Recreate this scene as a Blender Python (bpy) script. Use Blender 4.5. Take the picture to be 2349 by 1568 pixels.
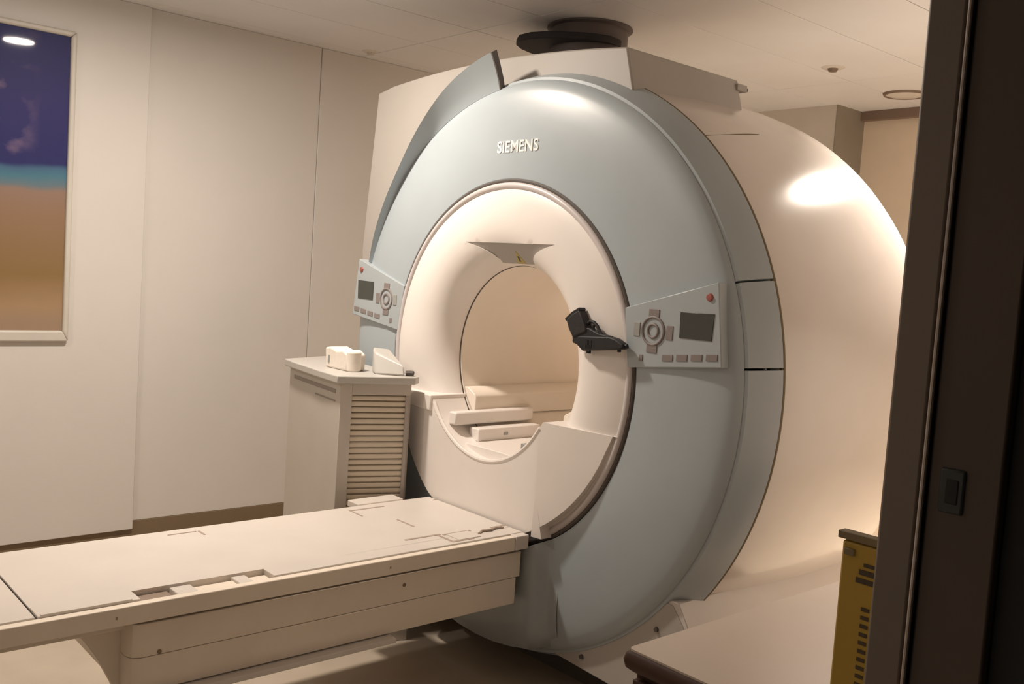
import bpy, bmesh, math, random
from mathutils import Vector, Matrix

random.seed(4)
PI = math.pi
scene = bpy.context.scene
for o in list(bpy.data.objects):
    bpy.data.objects.remove(o)
C = scene.collection

# ------------------------------------------------------------------ camera
F_PX = 2181.12
cam_d = bpy.data.cameras.new('camera')
cam_d.sensor_width = 36.0
cam_d.lens = F_PX / 2349.0 * 36.0
cam_d.clip_start = 0.02
cam = bpy.data.objects.new('camera', cam_d)
C.objects.link(cam)
RT = Vector((0.65593, 0.75184, 0.06697))
DN = Vector((0.10048, 0.00096, -0.99494))
FW = Vector((-0.74810, 0.65934, -0.07491))
cam.matrix_world = Matrix(((RT.x, -DN.x, -FW.x, 2.5913),
                           (RT.y, -DN.y, -FW.y, -2.2227),
                           (RT.z, -DN.z, -FW.z, 1.4511),
                           (0, 0, 0, 1)))
scene.camera = cam

# ------------------------------------------------------------------ world, exposure
world = bpy.data.worlds.new('world')
scene.world = world
world.use_nodes = True
wb = world.node_tree.nodes['Background']
wb.inputs[0].default_value = (1.0, 0.84, 0.68, 1)
wb.inputs[1].default_value = 0.03
vs = scene.view_settings
vs.view_transform = 'Standard'
vs.look = 'None'
vs.gamma = 1.0
vs.use_curve_mapping = False
vs.exposure = 0.0

LAMP_COL = (1.0, 0.885, 0.765)
LAMPS = [  # x, y, power, spread, label
    (-0.575, -0.77, 38.0, 178, 'lit recessed ceiling downlight over the patient table, mirrored in the beach picture'),
    (0.88, 1.80, 80.0, 122, 'lit recessed ceiling downlight behind the right side of the scanner'),
    (-0.575, -2.60, 12.0, 178, 'unseen ceiling fill lamp added above the foot end of the patient table'),  # unseen lamp added as weak fill for the walls and door frame
]

# ------------------------------------------------------------------ materials
MATS = {}


def mat(name, col, rough=0.5, metal=0.0, spec=0.5, coat=0.0, var=0.04, scale=6.0, bump=0.0, bscale=200.0):
    if name in MATS:
        return MATS[name]
    m = bpy.data.materials.new(name)
    m.use_nodes = True
    nt = m.node_tree
    b = nt.nodes['Principled BSDF']
    b.inputs['Roughness'].default_value = rough
    b.inputs['Metallic'].default_value = metal
    b.inputs['Specular IOR Level'].default_value = spec
    b.inputs['Coat Weight'].default_value = coat
    tc = nt.nodes.new('ShaderNodeTexCoord')
    nz = nt.nodes.new('ShaderNodeTexNoise')
    nz.inputs['Scale'].default_value = scale
    nz.inputs['Detail'].default_value = 4
    nt.links.new(tc.outputs['Object'], nz.inputs['Vector'])
    mr = nt.nodes.new('ShaderNodeMapRange')
    mr.inputs['From Min'].default_value = 0.3
    mr.inputs['From Max'].default_value = 0.7
    nt.links.new(nz.outputs['Fac'], mr.inputs['Value'])
    mx = nt.nodes.new('ShaderNodeMix')
    mx.data_type = 'RGBA'
    lo = [c * (1 - var) for c in col] + [1]
    hi = [min(1, c * (1 + var)) for c in col] + [1]
    mx.inputs['A'].default_value = lo
    mx.inputs['B'].default_value = hi
    nt.links.new(mr.outputs['Result'], mx.inputs['Factor'])
    nt.links.new(mx.outputs['Result'], b.inputs['Base Color'])
    if bump:
        n2 = nt.nodes.new('ShaderNodeTexNoise')
        n2.inputs['Scale'].default_value = bscale
        nt.links.new(tc.outputs['Object'], n2.inputs['Vector'])
        bp = nt.nodes.new('ShaderNodeBump')
        bp.inputs['Strength'].default_value = bump
        bp.inputs['Distance'].default_value = 0.002
        nt.links.new(n2.outputs['Fac'], bp.inputs['Height'])
        nt.links.new(bp.outputs['Normal'], b.inputs['Normal'])
    MATS[name] = m
    return m


def emit(name, col, strength):
    m = bpy.data.materials.new(name)
    m.use_nodes = True
    b = m.node_tree.nodes['Principled BSDF']
    b.inputs['Base Color'].default_value = (0.8, 0.8, 0.8, 1)
    b.inputs['Emission Color'].default_value = (*col, 1)
    b.inputs['Emission Strength'].default_value = strength
    return m


M_WALL = mat('wall_panel_cream', (0.755, 0.72, 0.68), 0.42, var=0.03, scale=1.5, bump=0.05)
M_WALLGAP = mat('wall_joint', (0.40, 0.36, 0.31), 0.7)
M_BACKWALL = mat('back_wall_tan', (0.80, 0.66, 0.51), 0.55, var=0.03)
M_CEIL = mat('ceiling_panel', (0.84, 0.825, 0.83), 0.42, var=0.03, scale=2)
M_CEILGAP = mat('ceiling_joint', (0.30, 0.26, 0.23), 0.8)
M_FLOOR = mat('floor_vinyl', (0.52, 0.44, 0.35), 0.28, var=0.06, scale=5, bump=0.03)
M_BASE = mat('baseboard_brown', (0.23, 0.165, 0.10), 0.5)
M_BLUE = mat('scanner_blue_grey', (0.405, 0.455, 0.485), 0.36, coat=0.0, var=0.02)
M_BAND = mat('scanner_band_grey', (0.39, 0.43, 0.45), 0.34, var=0.02)
M_WHITE = mat('scanner_warm_white', (0.85, 0.79, 0.745), 0.36, var=0.02)
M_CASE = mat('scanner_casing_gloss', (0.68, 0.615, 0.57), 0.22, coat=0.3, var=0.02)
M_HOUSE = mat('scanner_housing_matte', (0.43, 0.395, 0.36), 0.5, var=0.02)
M_BORE = mat('bore_lining_beige', (0.90, 0.81, 0.71), 0.40, var=0.02)
M_BEAD = mat('bore_bead_grey', (0.62, 0.57, 0.56), 0.35)
M_SEAM = mat('dark_seam_rubber', (0.085, 0.07, 0.06), 0.6)
M_SEAMO = mat('olive_seam', (0.17, 0.125, 0.06), 0.6)
M_TABLE = mat('table_white', (0.70, 0.64, 0.585), 0.38, var=0.03)
M_TABLES = mat('table_side_cream', (0.86, 0.76, 0.645), 0.45, var=0.04)
M_GAP = mat('dark_recess', (0.05, 0.04, 0.032), 0.7)
M_CAB = mat('cabinet_laminate', (0.53, 0.485, 0.43), 0.48, var=0.03)
M_CABTOP = mat('cabinet_worktop', (0.52, 0.495, 0.46), 0.4, var=0.02)
M_SLAT = mat('shutter_slat', (0.66, 0.58, 0.47), 0.45, var=0.03)
M_FOAM = mat('white_foam', (0.84, 0.77, 0.69), 0.85, var=0.05, scale=30, bump=0.2)
M_FRAME = mat('picture_frame_white', (0.66, 0.62, 0.56), 0.4)
M_PANEL = mat('control_panel_grey', (0.40, 0.44, 0.46), 0.35, var=0.02)
M_LCD = mat('lcd_screen', (0.055, 0.058, 0.052), 0.25)
M_KEY = mat('key_grey', (0.24, 0.205, 0.195), 0.5)
M_KEYL = mat('key_light', (0.34, 0.34, 0.32), 0.5)
M_RED = mat('red_button', (0.36, 0.10, 0.085), 0.4)
M_LETTER = mat('raised_letters_white', (0.92, 0.90, 0.88), 0.25)
M_GUN = mat('gun_black_metal', (0.008, 0.007, 0.008), 0.6, metal=0.0, var=0.2, scale=40)
M_GRIP = mat('gun_grip_black', (0.014, 0.012, 0.013), 0.6, var=0.2, scale=80, bump=0.4, bscale=500)
M_JAMB = mat('door_metal_brown', (0.17, 0.135, 0.110), 0.45, var=0.06)
M_JAMBD = mat('door_reveal_dark', (0.070, 0.049, 0.036), 0.55, var=0.08)
M_BLACK = mat('black_gasket', (0.006, 0.005, 0.006), 0.7)
M_STEEL = mat('steel_edge', (0.34, 0.30, 0.27), 0.25, metal=0.9)
M_STRIKE = mat('strike_plate', (0.022, 0.026, 0.026), 0.5)
M_YEL = mat('yellow_plastic', (0.36, 0.225, 0.018), 0.5, var=0.06)
M_YTXT = mat('black_print', (0.05, 0.030, 0.012), 0.6)
M_COUNTER = mat('counter_laminate', (0.47, 0.385, 0.32), 0.30, var=0.02)
M_BROWN = mat('counter_brown_edge', (0.050, 0.022, 0.012), 0.6, spec=0.25, var=0.1)
M_PIPE = mat('pipe_dark_metal', (0.15, 0.125, 0.12), 0.45, metal=0.3, var=0.15)
M_PIPEB = mat('pipe_black_collar', (0.018, 0.014, 0.016), 0.7)
M_WARN = mat('warning_yellow', (0.50, 0.40, 0.14), 0.5)
M_LENS = emit('lamp_lens', (1.0, 0.90, 0.78), 30.0)
M_LENSOFF = mat('lamp_lens_off', (0.72, 0.66, 0.60), 0.35)
M_RING = mat('ring_brown', (0.22, 0.15, 0.11), 0.5)


def picture_material():
    """Flat print: beach photograph, deep blue cloudy sky, teal sea line, ochre sand."""
    m = bpy.data.materials.new('beach_print')
    m.use_nodes = True
    nt = m.node_tree
    b = nt.nodes['Principled BSDF']
    b.inputs['Roughness'].default_value = 0.5
    b.inputs['Specular IOR Level'].default_value = 0.2
    b.inputs['Coat Weight'].default_value = 0.6
    b.inputs['Coat Roughness'].default_value = 0.03
    tc = nt.nodes.new('ShaderNodeTexCoord')
    sp = nt.nodes.new('ShaderNodeSeparateXYZ')
    nt.links.new(tc.outputs['Object'], sp.inputs[0])
    nz = nt.nodes.new('ShaderNodeTexNoise')
    nz.inputs['Scale'].default_value = 4.0
    nt.links.new(tc.outputs['Object'], nz.inputs['Vector'])
    ad = nt.nodes.new('ShaderNodeMath')
    ad.operation = 'MULTIPLY_ADD'
    ad.inputs[1].default_value = 0.05
    nt.links.new(nz.outputs['Fac'], ad.inputs[0])
    nt.links.new(sp.outputs['Z'], ad.inputs[2])
    mr = nt.nodes.new('ShaderNodeMapRange')
    mr.inputs['From Min'].default_value = 0.06
    mr.inputs['From Max'].default_value = 1.40
    nt.links.new(ad.outputs[0], mr.inputs['Value'])
    cr = nt.nodes.new('ShaderNodeValToRGB')
    nt.links.new(mr.outputs['Result'], cr.inputs[0])
    el = cr.color_ramp.elements
    stops = [(0.0, (0.36, 0.25, 0.17)), (0.05, (0.40, 0.26, 0.15)), (0.16, (0.27, 0.165, 0.065)),
             (0.36, (0.30, 0.185, 0.115)), (0.435, (0.30, 0.20, 0.155)), (0.455, (0.14, 0.20, 0.24)),
             (0.485, (0.07, 0.20, 0.28)), (0.51, (0.06, 0.14, 0.25)), (0.525, (0.018, 0.022, 0.135)),
             (0.7, (0.024, 0.022, 0.145)), (1.0, (0.018, 0.022, 0.125))]
    el[0].position, el[0].color = stops[0][0], (*stops[0][1], 1)
    el[1].position, el[1].color = stops[-1][0], (*stops[-1][1], 1)
    for p, c in stops[1:-1]:
        e = el.new(p)
        e.color = (*c, 1)
    # clouds in the sky part
    mp = nt.nodes.new('ShaderNodeMapping')
    mp.inputs['Scale'].default_value = (1, 4.2, 6.0)
    mp.inputs['Location'].default_value = (0, 0.9, 0.35)
    nt.links.new(tc.outputs['Object'], mp.inputs[0])
    n2 = nt.nodes.new('ShaderNodeTexNoise')
    n2.inputs['Scale'].default_value = 1.0
    n2.inputs['Detail'].default_value = 5
    nt.links.new(mp.outputs[0], n2.inputs['Vector'])
    r2 = nt.nodes.new('ShaderNodeMapRange')
    r2.inputs['From Min'].default_value = 0.52
    r2.inputs['From Max'].default_value = 0.72
    nt.links.new(n2.outputs['Fac'], r2.inputs['Value'])
    r3 = nt.nodes.new('ShaderNodeMapRange')
    r3.inputs['From Min'].default_value = 0.735
    r3.inputs['From Max'].default_value = 0.80
    nt.links.new(sp.outputs['Z'], r3.inputs['Value'])
    mu = nt.nodes.new('ShaderNodeMath')
    mu.operation = 'MULTIPLY'
    nt.links.new(r2.outputs[0], mu.inputs[0])
    nt.links.new(r3.outputs[0], mu.inputs[1])
    r4 = nt.nodes.new('ShaderNodeMapRange')
    r4.inputs['From Min'].default_value = 0.56
    r4.inputs['From Max'].default_value = 0.46
    nt.links.new(sp.outputs['Y'], r4.inputs['Value'])
    m4 = nt.nodes.new('ShaderNodeMath')
    m4.operation = 'MULTIPLY'
    nt.links.new(mu.outputs[0], m4.inputs[0])
    nt.links.new(r4.outputs[0], m4.inputs[1])
    mx = nt.nodes.new('ShaderNodeMix')
    mx.data_type = 'RGBA'
    nt.links.new(m4.outputs[0], mx.inputs['Factor'])
    nt.links.new(cr.outputs[0], mx.inputs['A'])
    mx.inputs['B'].default_value = (0.30, 0.20, 0.30, 1)
    nt.links.new(mx.outputs['Result'], b.inputs['Base Color'])
    return m


# ------------------------------------------------------------------ mesh helpers
def finish(name, bm, m, parent=None, smooth=True, angle=35, bevel=0.0, seg=2):
    bmesh.ops.remove_doubles(bm, verts=bm.verts, dist=1e-5)
    bmesh.ops.recalc_face_normals(bm, faces=bm.faces)
    me = bpy.data.meshes.new(name)
    bm.to_mesh(me)
    bm.free()
    if m:
        me.materials.append(m)
    if smooth:
        for p in me.polygons:
            p.use_smooth = True
        me.set_sharp_from_angle(angle=math.radians(angle))
    o = bpy.data.objects.new(name, me)
    C.objects.link(o)
    if parent:
        o.parent = parent
    if bevel:
        md = o.modifiers.new('bevel', 'BEVEL')
        md.width = bevel
        md.segments = seg
        md.limit_method = 'ANGLE'
        md.angle_limit = math.radians(40)
    return o


def add_box(bm, x0, x1, y0, y1, z0, z1):
    v = [bm.verts.new((x, y, z)) for x in (x0, x1) for y in (y0, y1) for z in (z0, z1)]
    for f in ((0, 1, 3, 2), (4, 6, 7, 5), (0, 4, 5, 1), (2, 3, 7, 6), (0, 2, 6, 4), (1, 5, 7, 3)):
        bm.faces.new([v[i] for i in f])


def box(name, x0, x1, y0, y1, z0, z1, m, parent=None, bevel=0.003):
    bm = bmesh.new()
    add_box(bm, x0, x1, y0, y1, z0, z1)
    return finish(name, bm, m, parent, bevel=bevel)


def add_prism(bm, pts, axis, a0, a1):
    """pts: 2D outline; axis 'y': (x,z) extruded along y, 'z': (x,y), 'x': (y,z)"""
    def P(p, a):
        return {'y': (p[0], a, p[1]), 'z': (p[0], p[1], a), 'x': (a, p[0], p[1])}[axis]
    A = [bm.verts.new(P(p, a0)) for p in pts]
    B = [bm.verts.new(P(p, a1)) for p in pts]
    bm.faces.new(A)
    bm.faces.new(B[::-1])
    n = len(pts)
    for i in range(n):
        bm.faces.new((A[i], A[(i + 1) % n], B[(i + 1) % n], B[i]))


def prism(name, pts, axis, a0, a1, m, parent=None, bevel=0.0, seg=2, angle=35):
    bm = bmesh.new()
    add_prism(bm, pts, axis, a0, a1)
    return finish(name, bm, m, parent, bevel=bevel, seg=seg, angle=angle)


def add_lathe(bm, prof, zc, a0=0.0, a1=360.0, n=128, caps=False, axis='y', cx=0.0, cy=0.0):
    """revolve (r, h) about the Y axis through (0, *, zc), or about Z through (cx, cy)"""
    full = abs(a1 - a0) >= 359.9
    k = n if full else n + 1
    rows = []
    for i in range(k):
        a = math.radians(a0 + (a1 - a0) * i / n)
        if axis == 'y':
            rows.append([bm.verts.new((r * math.cos(a), h, zc + r * math.sin(a))) for r, h in prof])
        else:
            rows.append([bm.verts.new((cx + r * math.cos(a), cy + r * math.sin(a), h)) for r, h in prof])
    for i in range(n):
        A, B = rows[i], rows[(i + 1) % k]
        for j in range(len(prof) - 1):
            bm.faces.new((A[j], A[j + 1], B[j + 1], B[j]))
    if caps and not full:
        bm.faces.new(rows[0])
        bm.faces.new(rows[-1][::-1])


def lathe(name, prof, zc, m, parent=None, a0=0.0, a1=360.0, n=128, caps=False, angle=35, **k):
    bm = bmesh.new()
    add_lathe(bm, prof, zc, a0, a1, n, caps, **k)
    return finish(name, bm, m, parent, angle=angle)


def ringprof(R, h, r, n=10):
    return [(R + r * math.cos(2 * PI * i / n), h + r * math.sin(2 * PI * i / n)) for i in range(n + 1)]


def add_tube(bm, pts, r, n=8):
    pts = [Vector(p) for p in pts]
    rows = []
    for i, p in enumerate(pts):
        d = (pts[min(i + 1, len(pts) - 1)] - pts[max(i - 1, 0)]).normalized()
        u = d.orthogonal().normalized() if i == 0 else (u0 - d * u0.dot(d)).normalized()
        u0 = u
        w = d.cross(u)
        rows.append([bm.verts.new(p + r * (math.cos(2 * PI * k / n) * u + math.sin(2 * PI * k / n) * w)) for k in range(n)])
    for A, B in zip(rows, rows[1:]):
        for k in range(n):
            bm.faces.new((A[k], A[(k + 1) % n], B[(k + 1) % n], B[k]))
    bm.faces.new(rows[0])
    bm.faces.new(rows[-1][::-1])


def empty(name, loc=(0, 0, 0)):
    o = bpy.data.objects.new(name, None)
    o.empty_display_size = 0.1
    o.location = loc
    C.objects.link(o)
    return o


def tag(o, label, cat, group=None):
    o['label'] = label
    o['category'] = cat
    if group:
        o['group'] = group
    return o


def struct(o, label=None, cat=None):
    o['kind'] = 'structure'
    if label:
        o['label'] = label
        o['category'] = cat
    return o


def under(parent, *objs):
    """parent parts that were modelled in world space to a thing whose empty stands at its base"""
    for o in objs:
        o.parent = parent
        o.matrix_parent_inverse = Matrix.Translation(-parent.location)


class Thing:
    """collects parts modelled in world coordinates under an empty"""
    def __init__(self, name, loc, label, cat, group=None):
        self.e = tag(empty(name, loc), label, cat, group)

    def add(self, o, parent=None):
        if parent is None:
            o.parent = self.e
            o.matrix_parent_inverse = Matrix.Translation(-self.e.location)
        else:
            o.parent = parent
        return o


# ================================================================== SETTING
XL, XR, YB, YF, H = -2.05, 2.20, 3.00, -3.60, 2.57

struct(box('floor', -2.3, 4.2, YF - 0.2, 3.7, -0.1, 0.0, M_FLOOR, bevel=0), 'beige brown vinyl floor under the scanner', 'floor')

# ceiling: slab with long metal panels
bm = bmesh.new()
add_box(bm, -2.3, 2.45, YF - 0.2, 3.7, H + 0.03, H + 0.10)
ceil = struct(finish('ceiling', bm, M_CEILGAP), 'warm white metal panel ceiling with fine joints', 'ceiling')
xs = [-2.30, -1.943, -1.495, -1.047, -0.599, -0.151, 0.297, 0.745, 1.193, 1.641, 2.089, 2.45]
ys = [-3.8, -1.55, 0.62, 2.46, 3.7]
for i in range(len(xs) - 1):
    for j in range(len(ys) - 1):
        g = 0.0022
        o = box('ceiling_panel', xs[i] + g, xs[i + 1] - g, ys[j] + g, ys[j + 1] - g, H, H + 0.03, M_CEIL, ceil, bevel=0.0015)

# left wall with vertical panels
wl = struct(box('wall_left', -2.3, XL - 0.025, YF - 0.2, 3.7, 0, H + 0.03, M_WALLGAP, bevel=0), 'cream panelled wall on the left', 'wall')
ysL = [-3.8, -2.385, -1.465, -0.545, 0.375, 1.295, 2.215, 3.7]
for a, b in zip(ysL, ysL[1:]):
    proud = 0.022 if b <= -0.5 else 0.0
    zb = 0.064 if proud else 0.10
    g = 0.0015 if not proud else 0.0
    box('wall_panel', XL - 0.025, XL + proud, a + g, b - g, zb, H, M_WALL, wl, bevel=0.003)
struct(box('baseboard_left', XL - 0.025, XL + 0.004, YF, 3.0, 0, 0.10, M_BASE, bevel=0.002), 'dark brown skirting along the left wall', 'baseboard')

# back wall in two planes with a return between them
bw = bmesh.new()
add_box(bw, -2.3, -0.535, YB, 3.7, 0, H + 0.03)
struct(finish('wall_back', bw, mat('wall_back_pale', (0.66, 0.58, 0.50), 0.5)), 'pale projecting back wall behind the scanner', 'wall')
struct(box('wall_back_recess', -0.535, 2.45, 3.32, 3.7, 0, H + 0.03, M_BACKWALL, bevel=0), 'tan recessed back wall right of the corner', 'wall')
struct(box('return_sheet', -0.537, -0.530, YB - 0.002, 3.322, 0, H, mat('return_brown', (0.30, 0.26, 0.21), 0.6), bevel=0), 'thin grey brown sheet over the return between the two back walls', 'trim')  # thin darker sheet laid over the return face
struct(box('shadow_strip', -0.535, 2.2, 3.27, 3.32, H - 0.055, H, M_RING, bevel=0.002), 'dark strip standing in for the shadow gap where the recessed wall meets the ceiling', 'trim')  # dark colour put in for the shade along the ceiling edge
struct(box('wall_front', -2.3, 2.45, YF - 0.2, YF, 0, H + 0.03, M_WALL, bevel=0), 'cream wall at the near end of the room', 'wall')

# right wall with the doorway the photograph is taken through
YJ = -1.432
bm = bmesh.new()
add_box(bm, XR, 2.45, YJ + 0.05, 3.7, 0, H + 0.03)
add_box(bm, XR, 2.45, YF - 0.2, -2.95, 0, H + 0.03)
add_box(bm, XR, 2.45, -2.95, YJ + 0.05, 2.15, H + 0.03)
struct(finish('wall_right', bm, M_WALL), 'cream wall on the right with the doorway', 'wall')

door = struct(empty('door_1', (2.3, YJ, 0)), 'dark brown metal door frame in the right foreground', 'door')
def dpart(o):
    o.parent = door
    o.matrix_parent_inverse = Matrix.Translation(-door.location)
    return o
dpart(box('frame_strip', 2.194, 2.2275, YJ, YJ + 0.06, 0, 2.15, M_JAMB, bevel=0.003))
bm = bmesh.new()
add_tube(bm, [(2.2305, YJ - 0.001, 0.0), (2.2305, YJ - 0.001, 2.15)], 0.0022, 10)
dpart(finish('steel_bead', bm, M_STEEL))
rev = dpart(box('reveal_panel', 2.2335, 2.292, YJ + 0.002, YJ + 0.06, 0, 2.15, M_JAMBD, bevel=0.002))
st = box('strike_plate', 2.2435, 2.2645, YJ - 0.0005, YJ + 0.004, 1.275, 1.3125, M_STRIKE, bevel=0.002)
st.parent = rev
box('latch_hole', 2.249, 2.260, YJ - 0.0012, YJ + 0.002, 1.283, 1.304, M_BLACK, None, bevel=0.001).parent = rev
dpart(box('gasket', 2.292, 2.45, YJ + 0.012, YJ + 0.06, 0, 2.15, M_BLACK, bevel=0.002))
dpart(box('head_strip', 2.194, 2.45, -2.95, YJ, 2.11, 2.15, M_JAMB, bevel=0.002))

# ================================================================== SCANNER
ZC = 1.114
R2, R3, X0 = 1.008, 1.056, 0.016
S = Thing('mri_scanner', (0, 0.55, 0), 'large tunnel-shaped scanner with pale blue-grey round front and cream casing', 'scanner')

# --- face cover
face_prof = [(0.655, 0.05), (0.655, 0.004), (0.662, 0.0), (0.72, -0.002), (0.80, 0.001), (0.87, 0.005), (0.93, 0.011),
             (0.965, 0.017), (0.988, 0.024), (1.001, 0.033), (R2, 0.044), (0.97, 0.10), (0.655, 0.10), (0.655, 0.05)]


def at_x(o, dx):
    for v_ in o.data.vertices:
        v_.co.x += dx
    return o


face = S.add(lathe('face_cover', face_prof, ZC, M_BLUE, n=180, angle=25))
for v_ in face.data.vertices:      # the outer edge sits a little to the right of the tunnel centre
    k_ = (math.hypot(v_.co.x, v_.co.z - ZC) - 0.655) / (R2 - 0.655)
    v_.co.x += X0 * max(0.0, min(1.0, k_))


def smooth01(t):
    t = max(0.0, min(1.0, t))
    return t * t * (3 - 2 * t)


# --- side band behind the face edge, in segments
def band(a0, a1, n=48):
    prof = [(R2 - 0.006, 0.045), (R2 + 0.010, 0.049), (R2 + 0.019, 0.072), (R2 + 0.030, 0.10), (R2 + 0.040, 0.13), (R3, 0.166), (R3 - 0.03, 0.170), (R2 - 0.04, 0.09), (R2 - 0.006, 0.045)]
    o = lathe('side_band', prof, ZC, M_BLUE, a0=a0, a1=a1, n=n, caps=True, angle=30)
    return S.add(at_x(o, X0))


for a0_, a1_ in ((20.2, 98.0), (6.0, 19.8), (-90.0, 5.6), (98.4, 159.8), (160.2, 174.0), (174.4, 270.0)):
    band(a0_, a1_)

# --- raised fin along the upper left of the face, cut off at the top
FIN = [(94.0, 1.0, 1.118, -0.0396), (99.5, 0.998, 1.108, -0.0396), (110.5, 0.998, 1.081, -0.0382), (121.5, 0.995, 1.032, -0.036), (134, 0.985, 0.99, -0.0259), (147, 0.97, 0.977, -0.0158), (156, 0.964, 0.969, -0.0072), (162, 0.962, 0.967, 0.008), (180, 0.962, 0.966, 0.012)]
def fin_at(a, k):
    for p0, p1 in zip(FIN, FIN[1:]):
        if a <= p1[0]:
            t = max(0, (a - p0[0]) / (p1[0] - p0[0]))
            return p0[k] + (p1[k] - p0[k]) * t
    return FIN[-1][k]
def fin_pt(a, u, back):
    f = [sum(fin_at(a + d_, k) for d_ in (-4, -2, 0, 2, 4)) / 5 for k in (1, 2, 3)]
    r = f[0] + (f[1] - f[0]) * u ** 0.85 + (0.014 * u if back else 0)
    y0_ = 0.030 - 0.010 * smooth01((a - 100) / 50)
    y = y0_ + (f[2] - y0_) * u ** 1.15 + (0.024 if back else 0)
    A = math.radians(a)
    return (X0 + r * math.cos(A), y, ZC + r * math.sin(A))
bm = bmesh.new()
rows = []
ends = []
US = ((0, 0), (0.2, 0), (0.4, 0), (0.6, 0), (0.8, 0), (1, 0), (1, 1), (0.6, 1), (0.3, 1), (0, 1))
for i in range(61):
    t = i / 60
    row = []
    for u, back in US:
        s0 = 98.2 - 1.9 * u
        a = s0 + (160 - s0) * t
        row.append(bm.verts.new(fin_pt(a, u, back)))
    rows.append(row)
for A, B in zip(rows, rows[1:]):
    for j in range(len(US)):
        bm.faces.new((A[j], A[(j + 1) % len(US)], B[(j + 1) % len(US)], B[j]))
bm.faces.new(rows[0])
bm.faces.new(rows[-1][::-1])
fin = S.add(finish('face_fin', bm, M_BLUE, angle=40))
bm = bmesh.new()                    # dark edge strip on the cut end
A = [bm.verts.new(fin_pt(98.2 - 1.9 * u, u, b)) for u, b in US]
B = [bm.verts.new(fin_pt(97.9 - 1.9 * u, u, b)) for u, b in US]
for i in range(len(US)):
    bm.faces.new((A[i], A[(i + 1) % len(US)], B[(i + 1) % len(US)], B[i]))
bm.faces.new(A)
bm.faces.new(B[::-1])
S.add(finish('fin_edge', bm, mat('edge_grey', (0.16, 0.14, 0.13), 0.5), smooth=False), fin)

# --- seam and the outer casing
S.add(at_x(lathe('casing_seam', ringprof(1.049, 0.1735, 0.0085), ZC, M_SEAMO, n=160), X0))
case_prof = [(1.020, 0.176), (1.051, 0.181), (1.056, 0.21), (1.066, 0.35), (1.074, 0.55), (1.076, 0.78), (1.073, 0.95),
             (1.064, 1.07), (1.056, 1.105), (1.040, 1.120)]
S.add(lathe('casing', case_prof, ZC, M_CASE, n=160))
S.add(lathe('rear_cover', [(1.050, 1.113), (1.040, 1.150), (0.99, 1.20), (0.80, 1.245), (0.46, 1.26), (0.39, 1.235), (0.352, 1.16)],
            ZC, M_BLUE, n=128))
# cover joint line across the upper right of the casing
bm = bmesh.new()
pts = []
for i in range(13):
    t = i / 12
    a = math.radians(49.0 + 3.6 * t)
    y = 0.18 + 0.36 * t
    r = 1.0525 + 0.0215 * smooth01(0.2 + 0.8 * t) - 0.002
    pts.append((r * math.cos(a), y, ZC + r * math.sin(a)))
add_tube(bm, pts, 0.0028, 6)
S.add(finish('cover_joint', bm, M_SEAMO))

# --- arched housing box on top / left
def house_top(x):
    return 2.243 - 0.075 * (x + 0.30) ** 2
out = [(-1.045, 0.62), (-1.085, 1.0), (-1.128, 1.5), (-1.062, house_top(-1.062) - 0.008)]
for i in range(1, 15):
    x = -1.05 + (0.413 + 1.05) * i / 14
    out.append((x, house_top(x)))
out.append((0.455, 2.06))
for i in range(25):                 # inner edge follows the round body so that the tunnel stays open
    a = math.radians(64 + (208 - 64) * i / 24)
    out.append((0.93 * math.cos(a), ZC + 0.93 * math.sin(a)))
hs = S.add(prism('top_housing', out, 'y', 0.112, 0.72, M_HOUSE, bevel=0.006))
o = box('housing_lug', 0.38, 0.43, 0.70, 0.76, 2.165, 2.190, M_HOUSE)
o.parent = hs
o = box('lug_bolt', 0.405, 0.425, 0.752, 0.772, 2.170, 2.182, M_SEAM, bevel=0.001)
o.parent = hs

# --- bore collar (trumpet), bead, lining
ZB = 1.118
S.add(lathe('collar_gap', ringprof(0.649, 0.004, 0.0075), ZB, M_SEAM, n=140))
S.add(lathe('collar_bead', ringprof(0.632, 0.001, 0.0125, 12), ZB, M_BEAD, n=140))
collar_prof = [(0.645, 0.03), (0.628, 0.000), (0.612, -0.006), (0.580, -0.014), (0.545, -0.019), (0.510, -0.021), (0.475, -0.019), (0.445, -0.012),
               (0.420, -0.002), (0.400, 0.011), (0.384, 0.026), (0.371, 0.044), (0.361, 0.065), (0.3555, 0.083), (0.353, 0.100), (0.353, 0.125), (0.645, 0.125), (0.645, 0.03)]
collar = lathe('bore_collar', collar_prof, ZB, M_WHITE, n=140, angle=50)
# recess for the positioning laser: sloping flat with flared flanks
fl = [0.0, 0.10, 0.22, 0.36, 0.52, 0.70, 0.86, 1.0]
def flank(t):
    return 0.094 + 0.150 * (1 - t) ** 2.6
LX, LT, LB = 0.034, 1.546, 1.440
right_ = [(LX + flank(t), LT - (LT - 1.465) * t) for t in fl]
left_ = [(LX - flank(t), LT - (LT - 1.465) * t) for t in fl]
outl = right_ + [(LX + 0.094, LB), (LX - 0.094, LB)] + left_[::-1]
def slope_y(z):
    return -0.014 + (LT - z) * 0.86
bm = bmesh.new()
A = [bm.verts.new((x, -0.2, z)) for x, z in outl]
B = [bm.verts.new((x, slope_y(z), z)) for x, z in outl]
bm.faces.new(A)
bm.faces.new(B[::-1])
for i in range(len(outl)):
    bm.faces.new((A[i], A[(i + 1) % len(outl)], B[(i + 1) % len(outl)], B[i]))
cutter = finish('cutter', bm, None, smooth=False)
md = collar.modifiers.new('cut', 'BOOLEAN')
md.operation = 'DIFFERENCE'
md.object = cutter
md.solver = 'EXACT'
dg = bpy.context.evaluated_depsgraph_get()
me = bpy.data.meshes.new_from_object(collar.evaluated_get(dg))
collar.modifiers.clear()
collar.data = me
bpy.data.objects.remove(cutter)
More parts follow.
